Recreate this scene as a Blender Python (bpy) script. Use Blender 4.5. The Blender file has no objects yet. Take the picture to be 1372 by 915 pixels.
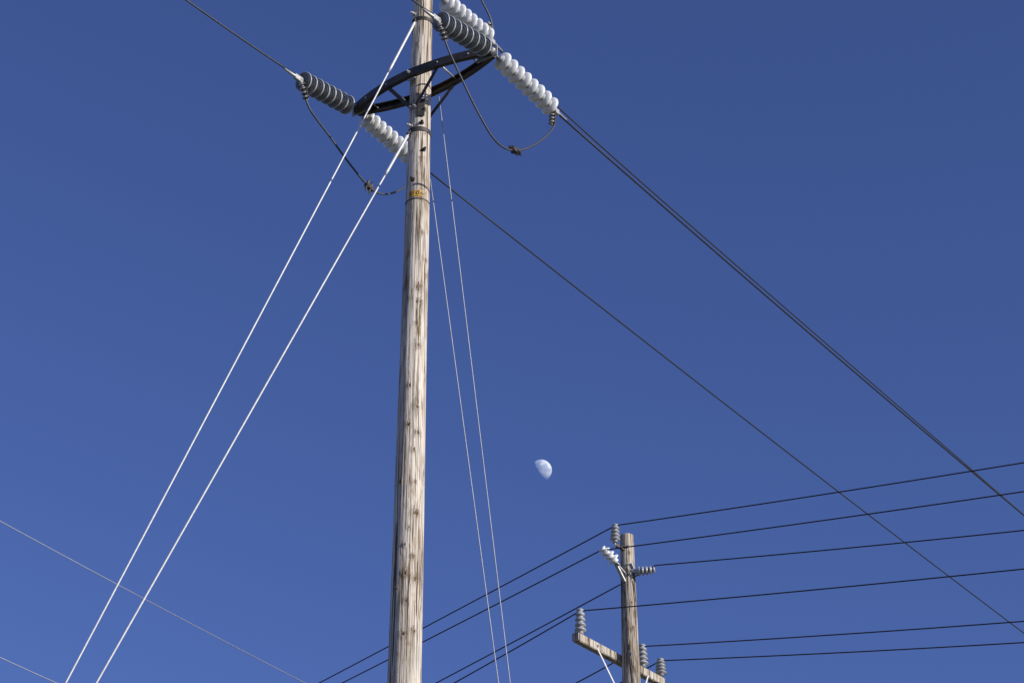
import bpy, bmesh, math, random
from mathutils import Vector, noise
random.seed(7)
# ---------- world coordinates in metres (x right, y away, z up) ----------
X0,Y0=-1.13,21.6           # transmission pole axis
X2,Y2=1.685,29.1           # distribution pole axis
PT={
'ER':[(-.236,21.0,18.87)],'EL':[(-1.956,22.145,18.87)],
'A_str':[(.505,21.987,18.782)],
'A_wire':[(.6,22.115,18.764),(8.465,32.602,18.589)],
'A_jump':[(.533,22.025,18.753),(.511,21.996,18.473),(.292,21.704,18.008),(.036,21.362,17.649),(-.186,21.067,17.559),(-.406,20.774,17.778),(-.651,20.447,18.167),(-.773,20.284,18.394),(-.845,20.188,18.632)],
'Ain_str':[(-.863,20.165,18.658)],'Ain_wire':[(-.93,20.07,18.67),(-1.16,19.76,18.63)],
'B_str':[(-1.32,22.99,18.78)],'B_wire':[(-1.06,23.34,18.77),(9.38,37.26,18.59)],
'Bin_str':[(-2.58,21.31,18.68)],'Bin_wire':[(-2.67,21.19,18.69),(-3.78,19.72,18.59)],
'B_jump':[(-2.58,21.31,18.68),(-2.54,21.37,18.53),(-2.46,21.47,18.34),(-2.26,21.75,18.19),(-1.99,22.10,17.97),(-1.78,22.39,17.86),(-1.64,22.57,17.88),(-1.47,22.79,18.07),(-1.32,22.99,18.36),(-1.25,23.08,18.70)],
'C_str':[(-.96,21.83,20.49),(-.31,22.70,20.51)],
'C_wire':[(-.25,22.78,20.48),(.14,23.29,20.40),(.67,24.00,20.32),(2.79,26.83,20.21),(9.18,35.34,20.02)],
'C_jump':[(-.26,22.76,20.42),(-.25,22.78,20.65),(-.29,22.72,20.86),(-.41,22.56,21.05),(-.60,22.30,21.34),(-.85,21.97,21.75),(-1.05,21.7,22.2)],
'G1':[(-1.21,21.5,19.79),(-4.66,21.5,10.83)],'G2':[(-1.25,21.5,18.02),(-4.34,21.5,10.83)],
'T1':[(-.91,21.82,18.83),(-.02,23.01,11.48)],'T2':[(-.99,21.71,17.48),(-.15,22.83,11.41)],
'N1':[(-6.93,26.73,15.44),(-3.17,31.74,15.23)],'N2':[(-6.47,25.86,13.06),(-5.88,26.63,13.04)],
'ins':[(1.50,28.9,16.21),(1.51,28.9,16.51),(1.51,28.85,15.87),(1.29,28.75,16.05),(1.79,29.0,15.79),(2.07,28.95,15.80)],
'w1':[(-3.25,34.62,16.47),(1.51,28.9,16.49),(6.96,26.44,16.18)],
'w2':[(-2.79,33.65,16.05),(1.28,28.75,16.01),(6.86,26.24,15.63)],
'w3':[(-1.23,32.93,15.74),(2.08,28.95,15.87),(6.92,26.77,15.32)],
'w4':[(-.87,30.73,14.80),(.96,28.53,14.95),(6.65,25.97,14.35)],
'w5':[(.94,30.79,14.82),(1.89,29.65,14.91),(6.91,27.38,14.26)],
'w6':[(1.28,31.03,14.74),(2.17,29.95,14.82),(6.98,27.78,14.13)],
}
# knots: height, degrees round the pole from the south face, size
KN=[(16.53,27,7),(16.16,53,5),(15.76,23,8),(15.56,27,6),(15.26,14,5),(14.96,23,8),(14.42,-10,5),(14.14,25,6),(13.91,-11,8),(13.82,30,8),(13.59,13,5),(13.19,24,4),(12.81,30,9),(12.41,-10,5),(12.28,23,5),(12.07,-5,6),(12.01,33,8),(11.75,2,5),(11.36,-8,8),(11.40,30,6),(19.4,-25,4),(17.62,12,4),(18.0,35,4),(13.2,-35,5),(12.62,5,4),(11.9,-38,4)]
knots=[(z,-math.pi/2+math.radians(d),sz*.0046) for z,d,sz in KN]

SC=bpy.context.scene
def V(p): return Vector(p)
class M:
    def __init__(s): s.v=[];s.f=[];s.m=[];s.s=[]
    def add(s,vs,fs,mi=0,sm=True):
        b=len(s.v); s.v+= [tuple(v) for v in vs]
        for f in fs: s.f.append(tuple(b+i for i in f)); s.m.append(mi); s.s.append(sm)
    def lathe(s,prof,p0,d,mi=0,n=28,sc=1.0,mats=None,smooth=True):
        d=V(d).normalized(); a=d.orthogonal().normalized(); b=d.cross(a); p0=V(p0)
        base=len(s.v)
        for r,h in prof:
            for i in range(n):
                t=2*math.pi*i/n
                s.v.append(tuple(p0+d*h*sc+(a*math.cos(t)+b*math.sin(t))*max(r,1e-4)))
        for j in range(len(prof)-1):
            for i in range(n):
                s.f.append((base+j*n+i,base+j*n+(i+1)%n,base+(j+1)*n+(i+1)%n,base+(j+1)*n+i)); s.m.append(mats[j] if mats else mi); s.s.append(smooth)
    def tube(s,pts,r,mi=0,n=8):
        pts=[V(p) for p in pts]; N=len(pts); vs=[];fs=[]; a=None
        for k in range(N):
            t=(pts[min(k+1,N-1)]-pts[max(k-1,0)]).normalized()
            a=t.orthogonal().normalized() if a is None else (a-t*a.dot(t)).normalized()
            b=t.cross(a); rr=r(k/(N-1)) if callable(r) else r
            for i in range(n):
                q=2*math.pi*i/n; vs.append(pts[k]+(a*math.cos(q)+b*math.sin(q))*rr)
        for k in range(N-1):
            for i in range(n): fs.append((k*n+i,k*n+(i+1)%n,(k+1)*n+(i+1)%n,(k+1)*n+i))
        fs.append(tuple(range(n))[::-1]); fs.append(tuple((N-1)*n+i for i in range(n)))
        s.add(vs,fs,mi)
    def sweep(s,path,sec,mi=0,up=Vector((0,0,1))):
        path=[V(p) for p in path];N=len(path);n=len(sec);vs=[];fs=[]
        for k in range(N):
            t=(path[min(k+1,N-1)]-path[max(k-1,0)]).normalized(); side=t.cross(up).normalized(); w=side.cross(t)
            for x,z in sec: vs.append(path[k]+side*x+w*z)
        for k in range(N-1):
            for i in range(n): fs.append((k*n+i,k*n+(i+1)%n,(k+1)*n+(i+1)%n,(k+1)*n+i))
        fs.append(tuple(range(n))[::-1]); fs.append(tuple((N-1)*n+i for i in range(n)))
        s.add(vs,fs,mi,False)
    def bar(s,a,b,w,h,mi=0,up=(0,0,1)):
        x,y=w/2,h/2;e=min(x,y)*.25
        s.sweep([a,b],[(-x+e,-y),(x-e,-y),(x,-y+e),(x,y-e),(x-e,y),(-x+e,y),(-x,y-e),(-x,-y+e)],mi,V(up))
    def bolt(s,p,d,r=.018,L=.03,mi=0):
        s.lathe([(0,0),(r*1.7,0),(r*1.7,.006),(r,.006)],p,d,mi,10,smooth=False)
        s.lathe([(r,.006),(r,L*.7),(r*.5,L*.7),(r*.5,L),(0,L)],p,d,mi,6,smooth=False)
    def build(s,name,mats,parent=None):
        me=bpy.data.meshes.new(name); me.from_pydata(s.v,[],s.f)
        for m in mats: me.materials.append(m)
        me.polygons.foreach_set('material_index',s.m); me.polygons.foreach_set('use_smooth',s.s); me.update()
        ob=bpy.data.objects.new(name,me); SC.collection.objects.link(ob)
        if parent: ob.parent=parent
        return ob
def empty(name):
    e=bpy.data.objects.new(name,None); SC.collection.objects.link(e); return e
def cat(pts,n=8):
    p=[V(q) for q in pts]; p=[p[0]*2-p[1]]+p+[p[-1]*2-p[-2]]; o=[]
    for i in range(1,len(p)-2):
        for k in range(n):
            t=k/n;a,b,c,d=p[i-1:i+3]
            o.append(.5*((2*b)+(c-a)*t+(2*a-5*b+4*c-d)*t*t+(3*b-a-3*c+d)*t**3))
    o.append(p[-2]); return o

# ---------------- materials
def mat(name,base,rough=.6,metal=0,var=.25,scale=8,bump=0,spec=.5):
    m=bpy.data.materials.new(name);m.use_nodes=True;nt=m.node_tree;N=nt.nodes;L=nt.links
    b=N['Principled BSDF'];b.inputs['Roughness'].default_value=rough;b.inputs['Metallic'].default_value=metal
    b.inputs['Specular IOR Level'].default_value=spec
    tc=N.new('ShaderNodeTexCoord')
    no=N.new('ShaderNodeTexNoise');no.inputs['Scale'].default_value=scale;no.inputs['Detail'].default_value=6
    L.new(tc.outputs['Object'],no.inputs['Vector'])
    r=N.new('ShaderNodeValToRGB');r.color_ramp.elements[0].position=.3;r.color_ramp.elements[1].position=.7
    r.color_ramp.elements[0].color=(*[x*(1-var) for x in base],1);r.color_ramp.elements[1].color=(*[min(1,x*(1+var)) for x in base],1)
    L.new(no.outputs[0],r.inputs[0]);L.new(r.outputs[0],b.inputs['Base Color'])
    if bump:
        bp=N.new('ShaderNodeBump');bp.inputs['Strength'].default_value=bump;bp.inputs['Distance'].default_value=.01
        L.new(no.outputs[0],bp.inputs['Height']);L.new(bp.outputs[0],b.inputs['Normal'])
    return m
def wood(name,dark,light,crack,k=1.0):
    m=bpy.data.materials.new(name);m.use_nodes=True;nt=m.node_tree;N=nt.nodes;L=nt.links
    b=N['Principled BSDF'];b.inputs['Roughness'].default_value=.85;b.inputs['Specular IOR Level'].default_value=.2
    tc=N.new('ShaderNodeTexCoord')
    def nz(sc,det,dist=0):
        mp=N.new('ShaderNodeMapping');mp.inputs['Scale'].default_value=sc;L.new(tc.outputs['Object'],mp.inputs[0])
        n=N.new('ShaderNodeTexNoise');n.inputs['Scale'].default_value=1;n.inputs['Detail'].default_value=det;n.inputs['Distortion'].default_value=dist
        L.new(mp.outputs[0],n.inputs['Vector']);return n.outputs[0]
    def ramp(src,stops):
        r=N.new('ShaderNodeValToRGB');e=r.color_ramp.elements
        e[0].position,e[0].color=stops[0][0],(*stops[0][1],1);e[1].position,e[1].color=stops[-1][0],(*stops[-1][1],1)
        for p,cc in stops[1:-1]:
            q=e.new(p);q.color=(*cc,1)
        L.new(src,r.inputs[0]);return r.outputs[0]
    def mix(mode,a,bb,f=1.0):
        x=N.new('ShaderNodeMix');x.data_type='RGBA';x.blend_type=mode
        if isinstance(f,float):x.inputs['Factor'].default_value=f
        else:L.new(f,x.inputs['Factor'])
        L.new(a,x.inputs['A'])
        if isinstance(bb,tuple):x.inputs['B'].default_value=(*bb,1)
        else:L.new(bb,x.inputs['B'])
        return x.outputs['Result']
    g=lambda v:(v,v,v)
    big=ramp(nz((3.5,3.5,.5),4),[(.32,dark),(.52,light),(.75,tuple(x*1.15 for x in light))])
    fine=ramp(nz((60,60,1.3),6),[(.34,g(.42)),(.46,g(.88)),(.6,g(1.05))])
    blot=ramp(nz((11,11,2.6),6,1.2),[(.36,(.60,.51,.41)),(.48,g(1))])
    cr_n=nz((30*k,30*k,.6),3,.35)
    cr=ramp(cr_n,[(.375,g(1)),(.402,g(0))])
    cr2_n=nz((55*k,55*k,1.6),2,.5)
    cr2=ramp(cr2_n,[(.34,g(.9)),(.37,g(0))])
    col=mix('MULTIPLY',big,fine,.9);col=mix('MULTIPLY',col,blot,.8)
    col=mix('MIX',col,crack,cr);col=mix('MIX',col,crack,cr2)
    at_=N.new('ShaderNodeAttribute');at_.attribute_name='knot'
    kr=ramp(at_.outputs['Fac'],[(0,g(0)),(.25,g(.3)),(.6,g(.8)),(1,g(.95))])
    col=mix('MIX',col,(crack[0]*1.3,crack[1]*1.1,crack[2]*.85),kr)
    L.new(col,b.inputs['Base Color'])
    bp=N.new('ShaderNodeBump');bp.inputs['Strength'].default_value=.9;bp.inputs['Distance'].default_value=.014
    hh=mix('MULTIPLY',fine,ramp(cr_n,[(.37,g(0)),(.41,g(1))]),1.0)
    L.new(hh,bp.inputs['Height']);L.new(bp.outputs[0],b.inputs['Normal'])
    return m
W1=wood('weathered_pole_wood',(.46,.385,.295),(.67,.60,.505),(.11,.078,.05))
W2=wood('grey_pole_wood',(.38,.32,.25),(.57,.51,.42),(.09,.065,.045),.8)
STEEL=mat('dark_painted_steel',(.05,.042,.036),.6,.2,.45,14,.3)
GALV=mat('galvanised_steel',(.42,.42,.41),.5,.5,.3,30)
PORC=mat('white_glazed_porcelain',(.74,.75,.74),.22,0,.10,20)
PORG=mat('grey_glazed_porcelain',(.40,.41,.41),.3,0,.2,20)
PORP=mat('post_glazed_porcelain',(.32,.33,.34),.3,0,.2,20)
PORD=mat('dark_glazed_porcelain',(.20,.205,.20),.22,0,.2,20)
ALU=mat('weathered_conductor',(.075,.078,.085),.55,.4,.3,40)
BLK=mat('dark_conductor',(.022,.022,.025),.6,.1,.3,40)
GUY=mat('bright_guy_strand',(.66,.66,.65),.45,.1,.15,40)
THIN=mat('thin_steel_strand',(.36,.36,.38),.5,.2,.2,40)
YEL=mat('yellow_tag_plastic',(.66,.38,.06),.6,0,.2,60)
INK=mat('tag_ink',(.10,.065,.03),.7)

# ---------------- poles
def pole(name,x,y,rf,z0,z1,zd,mt,kn,parent,dz=.016,seg=128,seed=0):
    zs=[];z=z0
    while z<zd: zs.append(z);z+=.4
    z=zd
    while z<z1: zs.append(z);z+=dz
    zs.append(z1)
    vs=[];kv=[]
    for z in zs:
        r0=rf(z)
        for i in range(seg):
            t=2*math.pi*i/seg
            cx,sx=math.cos(t),math.sin(t)
            r=r0*(1+.022*noise.noise((cx*1.3+seed,sx*1.3,z*.5))+.014*noise.noise((cx*7,sx*7+seed,z*.6)))
            k=0
            if z>=zd:
                for (kz,kt,ks) in kn:
                    dzz=z-kz
                    if abs(dzz)<ks*4:
                        da=(t-kt+math.pi)%(2*math.pi)-math.pi
                        if abs(da)*r0>ks*4: continue
                        wob=1+.45*noise.noise((da*r0*45,kz*9,dzz*45))
                        el=.75+.5*abs(noise.noise((kz*3.1,kt,2)))
                        dd=math.hypot(da*r0,dzz*el)/ks*wob
                        if dd<3:
                            r+=.009*math.exp(-dd*dd*.6)-(.012 if dd<.45 else 0)
                            st=.55+.6*abs(noise.noise((kz*7.7,kt*3,5)))
                            kk=st if dd<.5 else (.3 if dd<.75 else (.62*st if dd<1.0 else max(0,.22*(1-(dd-1)/1.4))))
                            k=max(k,kk)
            vs.append((x+cx*r,y+sx*r,z));kv.append(k)
    n=seg;fs=[(j*n+i,j*n+(i+1)%n,(j+1)*n+(i+1)%n,(j+1)*n+i) for j in range(len(zs)-1) for i in range(n)]
    m=M();m.add(vs,fs);b=(len(zs)-1)*n
    m.v.append((x,y,z1+.012));ci=len(m.v)-1
    for i in range(n): m.f.append((b+i,b+(i+1)%n,ci));m.m.append(0);m.s.append(False)
    kv.append(0)
    ob=m.build(name,[mt],parent)
    a=ob.data.attributes.new('knot','FLOAT','POINT');a.data.foreach_set('value',kv)
    return ob
r1=lambda z: .179-(z-10.9)*.0061 if z>10.9 else .179+(10.9-z)*.006
UP=empty('utility_pole')
pole('shaft',X0,Y0,r1,-.3,22.6,9.5,W1,knots,UP,seed=3)

# ---------------- insulator strings
DISC=[(0,0),(.03,0),(.046,.008),(.05,.045),(.07,.05),(.1,.058),(.12,.072),(.128,.09),(.126,.1),(.119,.104),(.112,.09),(.105,.09),(.1,.112),(.093,.112),(.088,.086),(.08,.086),(.075,.112),(.067,.112),(.062,.084),(.05,.084),(.044,.104),(.035,.104),(.03,.08),(.012,.08),(.012,.148)]
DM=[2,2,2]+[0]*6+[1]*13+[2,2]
def string(name,p0,p1,n,mats,parent,h0=.12):
    m=M();p0,p1=V(p0),V(p1);d=(p1-p0).normalized();L=(p1-p0).length
    m.tube([p0-d*.05,p0+d*h0],.014,2,8)
    m.lathe([(0,-.05),(.028,-.05),(.03,0),(.028,.05),(0,.05)],p0+d*.02,d.orthogonal(),2,10)
    sp=(L-h0)/n
    for i in range(n):
        q=p0+d*(h0+sp*i)
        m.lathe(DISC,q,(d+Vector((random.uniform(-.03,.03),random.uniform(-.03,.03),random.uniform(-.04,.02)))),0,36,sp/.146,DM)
    return m.build(name,mats+[GALV],parent)
def strain(name,p,d,jd,parent):
    m=M();p=V(p);d=V(d).normalized();jd=V(jd).normalized()
    m.tube([p-d*.05,p+d*.04,p+d*.30],lambda t:.032-.018*t,0,10)
    m.bar(p-d*.02,p+d*.12,.04,.075,0)
    m.tube([p+d*.02,p+d*.02+jd*.06,p+jd*.26],lambda t:.028-.008*t,0,10)
    for i in range(4):
        q=p+jd*(.06+.055*i)+d*.012
        m.lathe([(0,-.045),(.016,-.045),(.016,-.03),(.03,-.02),(.034,0),(.03,.02),(.016,.03),(.016,.045),(0,.045)],q,d.cross(jd),1,10)
        m.lathe([(.02,-.012),(.04,-.01),(.04,.01),(.02,.012)],q,jd,0,10)
    return m.build(name,[GALV,STEEL],parent)
A0,AL=V(PT['ER'][0]),V(PT['EL'][0])
string('insulator_string_1',A0,PT['A_str'][0],8,[PORC,PORC],UP)
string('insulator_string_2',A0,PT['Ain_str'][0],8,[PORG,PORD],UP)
string('insulator_string_3',AL,PT['B_str'][0],8,[PORC,PORC],UP)
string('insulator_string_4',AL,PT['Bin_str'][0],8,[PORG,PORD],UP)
string('insulator_string_5',PT['C_str'][0],PT['C_str'][1],8,[PORC,PORC],UP)
strain('strain_clamp_1',PT['A_str'][0],V(PT['A_wire'][1])-V(PT['A_wire'][0]),(-.05,0,-1),UP)
strain('strain_clamp_2',PT['Ain_str'][0],V(PT['Ain_wire'][1])-V(PT['Ain_wire'][0]),V(PT['A_jump'][6])-V(PT['A_jump'][8]),UP)
strain('strain_clamp_3',PT['B_str'][0],V(PT['B_wire'][1])-V(PT['B_wire'][0]),(0,0,-1),UP)
strain('strain_clamp_4',PT['Bin_str'][0],V(PT['Bin_wire'][1])-V(PT['Bin_wire'][0]),V(PT['B_jump'][2])-V(PT['B_jump'][0]),UP)
strain('strain_clamp_5',PT['C_str'][1],V(PT['C_wire'][1])-V(PT['C_wire'][0]),(0,0,1),UP)

def connector(m,p,t):
    p=V(p);t=V(t).normalized();u=t.cross(Vector((0,1,0))).normalized()
    m.bar(p-t*.06,p+t*.06,.055,.07,1)
    for k in(-.035,.035):
        for sgn in(-1,1):
            for w in (-.02,.02):
                m.bolt(p+t*k+V((0,w,0)),u*sgn,.014,.085,1)
m=M();m.tube(cat(PT['A_jump']),.0125);connector(m,PT['A_jump'][3],V(PT['A_jump'][4])-V(PT['A_jump'][2]));m.build('jumper_1',[ALU,STEEL],UP)
m=M();m.tube(cat(PT['B_jump']),.0125);connector(m,PT['B_jump'][5],V(PT['B_jump'][6])-V(PT['B_jump'][4]));m.build('jumper_2',[ALU,STEEL],UP)
m=M();m.tube(cat(PT['C_jump']),.0125);m.build('jumper_3',[ALU,STEEL],UP)

# ---------------- bowed steel crossarm
ax=(A0-AL).normalized();pr=Vector((ax.y,-ax.x,0))
if pr.y>0: pr=-pr
PC=Vector((X0,Y0,18.87));ce=PC.copy()
m=M();h=.055;w=.028;tt=.008
sec=[(-w,-h),(w,-h),(w,-h+tt*1.5),(-w+tt,-h+tt*1.5),(-w+tt,h-tt*1.5),(w,h-tt*1.5),(w,h),(-w,h)]
def bow(sg):
    pts=[]
    for k in range(33):
        q=-1+2*k/32
        e=AL.lerp(A0,(q+1)/2)
        mid=(ce-(A0+AL)/2)*(1-abs(q))
        pts.append(e+mid+pr*sg*(.03+.19*(1-abs(q)**1.9)))
    return pts
fr,bk=bow(1),bow(-1)
m.sweep(fr,[(-x,z) for x,z in sec][::-1]);m.sweep(bk,sec)
for k in (4,10,22,28):
    m.tube([fr[k]+pr*.04,bk[k]-pr*.04],.012,1,8)
for sg,src in((1,fr),(-1,bk)):
    for k in(10,22):
        a=src[k]-Vector((0,0,.03));b=PC+pr*sg*.14+Vector((0,0,-.47))+ax*(.03 if k>16 else -.03)
        m.bar(a,b,.045,.012,0,pr)
        m.bolt(b,pr*sg,.016,.05,1)
m.tube([PC+pr*.3,PC-pr*.3],.013,1,8);m.bolt(PC+pr*.235,pr,.022,.05,1)
m.bar(PC+pr*.205+V((0,0,-.09)),PC+pr*.205+V((0,0,.09)),.1,.012,1,pr)
for E,sg in((A0,1),(AL,-1)):
    m.bar(E-ax*sg*.22,E+ax*sg*.07,.012,.15,1)
    m.bar(E-ax*sg*.05-pr*.1,E-ax*sg*.05+pr*.1,.06,.014,1)
    m.bolt(E-ax*sg*.15+pr*.055,pr,.016,.04,1);m.bolt(E-ax*sg*.02+pr*.02,pr,.018,.05,1)
m.build('bowed_crossarm',[STEEL,GALV],UP)

# pole hardware
m=M()
G1a,G2a=V(PT['G1'][0]),V(PT['G2'][0])
def rr(z): return r1(z)*1.01
for zz,th in((G1a.z+.02,.05),(G2a.z+.04,.06)):
    m.lathe([(rr(zz)+.002,-th/2),(rr(zz)+.009,-th/2),(rr(zz)+.009,th/2),(rr(zz)+.002,th/2)],(X0,Y0,zz),(0,0,1),1,40,smooth=False)
for G in(G1a,G2a):
    m.bar((X0-.08,Y0-.08,G.z+.05),(G.x-.02,G.y,G.z-.02),.05,.03,1)
    m.bolt((X0-.1,Y0-.1,G.z+.1),(-.7,-.7,0),.02,.07,0)
for z,th in((18.35,-1.2),(18.15,-1.35),(17.75,-1.1),(17.3,-2.0)):
    m.bolt((X0+math.cos(th)*rr(z)*.98,Y0+math.sin(th)*rr(z)*.98,z),(math.cos(th),math.sin(th),0),.018,.06,1)
m.bar((X0+.02,Y0-rr(18.3)-.01,18.25),(X0+.02,Y0-rr(18.3)-.01,18.5),.09,.02,1,(0,1,0))
# eye link carrying the top phase string
m.bar((X0+.05,Y0+.07,20.49),(-.95,21.85,20.49),.03,.09,0)
m.bar((X0+.06,Y0+.09,20.38),(X0+.06,Y0+.09,20.6),.12,.05,1,(.6,.8,0))
m.build('pole_hardware',[GALV,STEEL],UP)
ztag=17.09
m=M();R=rr(ztag)+.006
m.lathe([(R-.01,-.07),(R,-.07),(R,-.058),(R-.01,-.058)],(X0,Y0,ztag-.01),(0,0,1),1,48,smooth=False)
def patch(a0,a1,zz0,zz1,R,mi):
    n=12;vs=[];fs=[]
    for i in range(n+1):
        a=a0+(a1-a0)*i/n
        for z in(zz0,zz1): vs.append((X0+math.cos(a)*R,Y0+math.sin(a)*R,z))
    for i in range(n): fs.append((2*i,2*i+2,2*i+3,2*i+1))
    m.add(vs,fs,mi)
for i in range(4):
    a=-math.pi/2-.68+i*.29
    patch(a,a+.27,ztag-.042,ztag+.042,R,0)
m.build('pole_number_tag',[YEL,STEEL],UP)
fc=bpy.data.curves.new('tagtext','FONT');fc.body='3106';fc.size=.085;fc.align_x='CENTER';fc.align_y='CENTER';fc.space_character=1.18
fo=bpy.data.objects.new('tagtext',fc);SC.collection.objects.link(fo)
dg=bpy.context.evaluated_depsgraph_get();tm=bpy.data.meshes.new_from_object(fo.evaluated_get(dg));bpy.data.objects.remove(fo)
ac=-math.pi/2-.68+.57
for v in tm.vertices:
    a=ac+v.co.x/R;v.co=Vector((X0+math.cos(a)*(R+.004),Y0+math.sin(a)*(R+.004),ztag+v.co.y))
tm.materials.clear();tm.materials.append(INK);to=bpy.data.objects.new('tag_numbers',tm);SC.collection.objects.link(to);to.parent=UP

# ---------------- lines
def line(name,a,b,ext,r,mt,sag=0,n=40,back=0):
    a,b=V(a),V(b);m=M();pts=[]
    for k in range(n+1):
        t=-back+(ext+back)*k/n;p=a.lerp(b,t);p.z+=sag*4*t*(t-1);pts.append(p)
    m.tube(pts,r,0,8);return m.build(name,[mt])
line('power_line',*PT['A_wire'],4,.0125,BLK,.05);line('power_line',*PT['B_wire'],4,.0105,BLK,.05)
cw=[V(p) for p in PT['C_wire']];cw+= [cw[-1]+(cw[-1]-cw[-2])*k+V((0,0,.05*k*k)) for k in (1,2,3,4)]
m=M();m.tube(cat(cw),.010);m.build('power_line',[BLK])
line('power_line',*PT['Ain_wire'],12,.012,ALU,.002);line('power_line',*PT['Bin_wire'],5,.0115,ALU,.01)
def guy(name,a,b,r,mt,grip):
    a,b=V(a),V(b);t=(a.z)/(a.z-b.z);e=a.lerp(b,t)
    m=M();m.tube([a.lerp(e,i/60) for i in range(61)],r,0,8)
    if grip:
        d=(e-a).normalized();m.tube([a+d*.05,a+d*.15,a+d*grip*.9,a+d*grip],lambda q:r*1.7 if q<.9 else r*1.05,0,8)
    m.tube([e-(e-a).normalized()*.5,e+V((0,0,-.3))],.02,1,8)
    return m.build(name,[mt,GALV])
guy('guy_wire',*PT['G1'],.0105,GUY,.9);guy('guy_wire',*PT['G2'],.0112,GUY,.7)
guy('guy_wire',*PT['T1'],.0058,THIN,0);guy('guy_wire',*PT['T2'],.0058,THIN,0)
line('telephone_wire',*PT['N1'],3,.006,THIN,.02,back=2);line('telephone_wire',*PT['N2'],6,.006,THIN,.002,back=4)

# ---------------- distribution pole
def r2(z): return .097+(16.5-z)*.014 if z>13.9 else .1334+(13.9-z)*.004
DP=empty('utility_pole')
kn2=[(14.6,-1.7,.025),(15.3,-1.3,.028),(15.8,-1.9,.02),(14.9,-1.2,.03),(16.1,-1.4,.018),(15.05,-2.1,.02)]
pole('shaft',X2,Y2,r2,-.3,16.42,13.3,W2,kn2,DP,seg=72,seed=9)
def post(name,p0,p1,n,R,mt,parent):
    m=M();p0,p1=V(p0),V(p1);L=(p1-p0).length;pf=[(0,0),(R*.5,0),(R*.5,L*.1)]
    sp=L*.78/n;h=L*.1
    for i in range(n):
        k=R*(1-.05*i);pf+=[(R*.5,h+sp*.12),(k*.95,h+sp*.22),(k,h+sp*.38),(k*.9,h+sp*.62),(R*.52,h+sp*.85)];h+=sp
    pf+=[(R*.42,h),(R*.62,h+L*.03),(R*.62,h+L*.08),(R*.4,L),(0,L)]
    m.lathe(pf,p0,p1-p0,0,24);
    d=(p1-p0).normalized();m.tube([p0-d*.06,p0+d*.02],.014,1,8)
    return m.build(name,[mt,GALV],parent)
I=PT['ins']
post('insulator_1',I[0],I[1],4,.075,PORP,DP)
post('insulator_2',I[2],I[3],3,.095,PORC,DP)
post('insulator_3',I[4],I[5],4,.075,PORP,DP)
adir=Vector((.63,.7766,0)).normalized();perp=Vector((-adir.y,adir.x,0))
AC=Vector((X2,Y2,14.5))+perp*.19
m=M();m.bar(AC-adir*1.04,AC+adir*1.04,.11,.13,0);m.build('wood_crossarm',[W2],DP)
for i,k in enumerate(('w4','w5','w6')):
    tp=PT[k][1]
    post('insulator_%d'%(i+4),(tp[0],tp[1],14.58),(tp[0],tp[1],tp[2]+.03),4,.085,PORP,DP)
m=M()
for f in(-.6,.6):
    m.bar(AC+adir*f-V((0,0,.05))-perp*.06,V((X2,Y2,13.72))+V((-.1 if f<0 else .1,-.08,0)),.028,.008,1,perp)
m.bolt(AC-adir*.6-perp*.055,-perp,.014,.03,0)
m.bar((X2-.05,Y2-.08,I[0][2]-.05),(I[0][0],I[0][1],I[0][2]-.03),.04,.05,2)
m.bar((X2-.06,Y2-.11,I[2][2]-.24),(I[2][0]-.02,I[2][1]+.02,I[2][2]+.01),.05,.03,0)
m.bar((X2-.06,Y2-.11,I[2][2]-.10),(I[2][0]+.0,I[2][1]+.02,I[2][2]-.01),.04,.02,0)
m.bar((X2+.05,Y2-.09,I[4][2]+.02),(I[4][0],I[4][1],I[4][2]),.06,.05,0)
m.bar((X2+.05,Y2-.11,I[4][2]+.14),(I[4][0]-.01,I[4][1],I[4][2]+.01),.03,.02,0)
for z,th in((16.2,-1.5),(15.9,-1.7),(15.75,-1.4),(14.5,-1.6)):
    m.bolt((X2+math.cos(th)*r2(z),Y2+math.sin(th)*r2(z),z),(math.cos(th),math.sin(th),0),.016,.05,0)
m.tube([(X2-.05,Y2-r2(15.8)-.01,15.75),(X2-.04,Y2-r2(15)-.012,15),(X2+.03,Y2-r2(14)-.012,14),(X2+.03,Y2-r2(12)-.012,12)],.006,2,6)
m.build('pole_hardware',[GALV,GUY,STEEL],DP)
for k in('w1','w2','w3','w4','w5','w6'):
    L,a,R_=[V(p) for p in PT[k]]
    pts=[];sg=.06
    for q in range(40,0,-1):
        t=4*q/40;p=a.lerp(L,t);p.z+=sg*.5*t*(t-1);pts.append(p)
    for q in range(0,41):
        t=3*q/40;p=a.lerp(R_,t);p.z+=sg*t*(t-1);pts.append(p)
    m=M();m.tube(pts,.0095,0,8);m.build('power_line',[BLK])

# ---------------- ground
m=M();n=48
vs=[(0,0,0)];fs=[];rad=[5,15,40,100,300,1000,3000,9000]
for r in rad:
    for i in range(n):
        t=2*math.pi*i/n;vs.append((r*math.cos(t),r*math.sin(t),0))
for i in range(n): fs.append((0,1+i,1+(i+1)%n))
for j in range(len(rad)-1):
    for i in range(n): fs.append((1+j*n+i,1+(j+1)*n+i,1+(j+1)*n+(i+1)%n,1+j*n+(i+1)%n))
m.add(vs,fs);m.build('ground',[mat('dry_grass_ground',(.12,.11,.065),.95,0,.4,.8,.3)])

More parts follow.
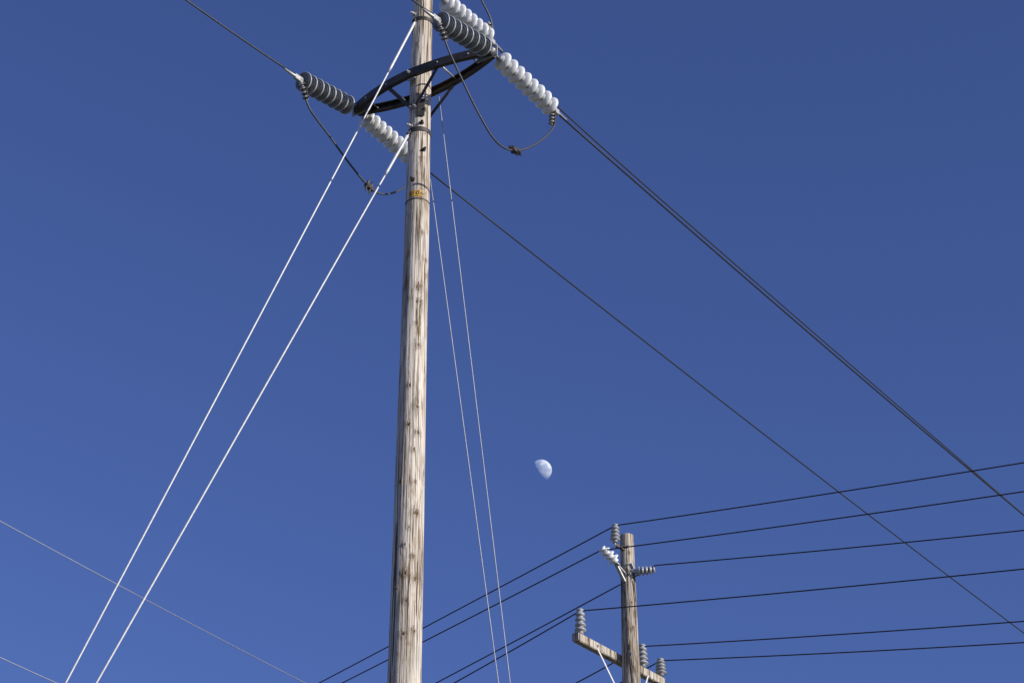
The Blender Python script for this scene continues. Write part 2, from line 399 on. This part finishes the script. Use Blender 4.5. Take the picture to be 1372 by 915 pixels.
# ---------------- sun, sky, moon
AZ,EL_=math.radians(120),math.radians(21)
sv=Vector((math.sin(AZ)*math.cos(EL_),math.cos(AZ)*math.cos(EL_),math.sin(EL_)))
sl=bpy.data.lights.new('sun','SUN');sl.energy=4.8;sl.angle=math.radians(.5);sl.color=(1,.95,.87)
so=bpy.data.objects.new('sun',sl);SC.collection.objects.link(so);so.rotation_euler=sv.to_track_quat('Z','Y').to_euler()
w=bpy.data.worlds.new("World");SC.world=w;w.use_nodes=True;nt=w.node_tree
sk=nt.nodes.new('ShaderNodeTexSky');sk.sky_type='NISHITA';sk.sun_disc=False;sk.sun_elevation=EL_;sk.sun_rotation=AZ
sk.air_density=1.0;sk.dust_density=.2;sk.ozone_density=3.2;sk.altitude=500
mx=nt.nodes.new('ShaderNodeMix');mx.data_type='RGBA';mx.blend_type='MULTIPLY';mx.inputs['Factor'].default_value=1;mx.inputs['B'].default_value=(.78,.79,1.24,1)
nt.links.new(sk.outputs[0],mx.inputs['A']);nt.links.new(mx.outputs['Result'],nt.nodes['Background'].inputs[0]);nt.nodes['Background'].inputs[1].default_value=.1

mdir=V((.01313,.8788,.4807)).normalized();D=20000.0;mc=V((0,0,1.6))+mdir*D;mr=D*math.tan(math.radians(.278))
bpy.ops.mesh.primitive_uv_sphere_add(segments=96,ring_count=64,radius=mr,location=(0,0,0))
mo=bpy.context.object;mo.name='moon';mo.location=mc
bm=bmesh.new();bm.from_mesh(mo.data)
bmesh.ops.bisect_plane(bm,geom=bm.verts[:]+bm.edges[:]+bm.faces[:],plane_co=(0,0,0),plane_no=sv,clear_inner=True)
bm.to_mesh(mo.data);bm.free()
for p in mo.data.polygons:p.use_smooth=True
mm=bpy.data.materials.new('moon_rock_airlight');mm.use_nodes=True;nt=mm.node_tree;N=nt.nodes;L=nt.links
b=N['Principled BSDF'];b.inputs['Roughness'].default_value=1;b.inputs['Specular IOR Level'].default_value=0
tc=N.new('ShaderNodeTexCoord');no=N.new('ShaderNodeTexNoise');no.inputs['Scale'].default_value=1.7/mr;no.inputs['Detail'].default_value=5
L.new(tc.outputs['Object'],no.inputs['Vector']);r=N.new('ShaderNodeValToRGB')
r.color_ramp.elements[0].position=.42;r.color_ramp.elements[0].color=(.26,.28,.30,1);r.color_ramp.elements[1].position=.58;r.color_ramp.elements[1].color=(.48,.48,.46,1)
L.new(no.outputs[0],r.inputs[0]);L.new(r.outputs[0],b.inputs['Base Color'])
b.inputs['Emission Color'].default_value=(.075,.135,.32,1);b.inputs['Emission Strength'].default_value=1  # sky-blue glow put into the moon's colour to imitate atmospheric haze
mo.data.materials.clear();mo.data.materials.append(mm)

cd=bpy.data.cameras.new('camera');cd.sensor_width=36;cd.lens=77.93;cd.clip_start=.1;cd.clip_end=60000
co=bpy.data.objects.new('camera',cd);SC.collection.objects.link(co);co.location=(0,0,1.6);co.rotation_euler=(math.radians(122),0,0)
SC.camera=co
SC.view_settings.view_transform='Standard';SC.view_settings.look='None';SC.view_settings.exposure=0
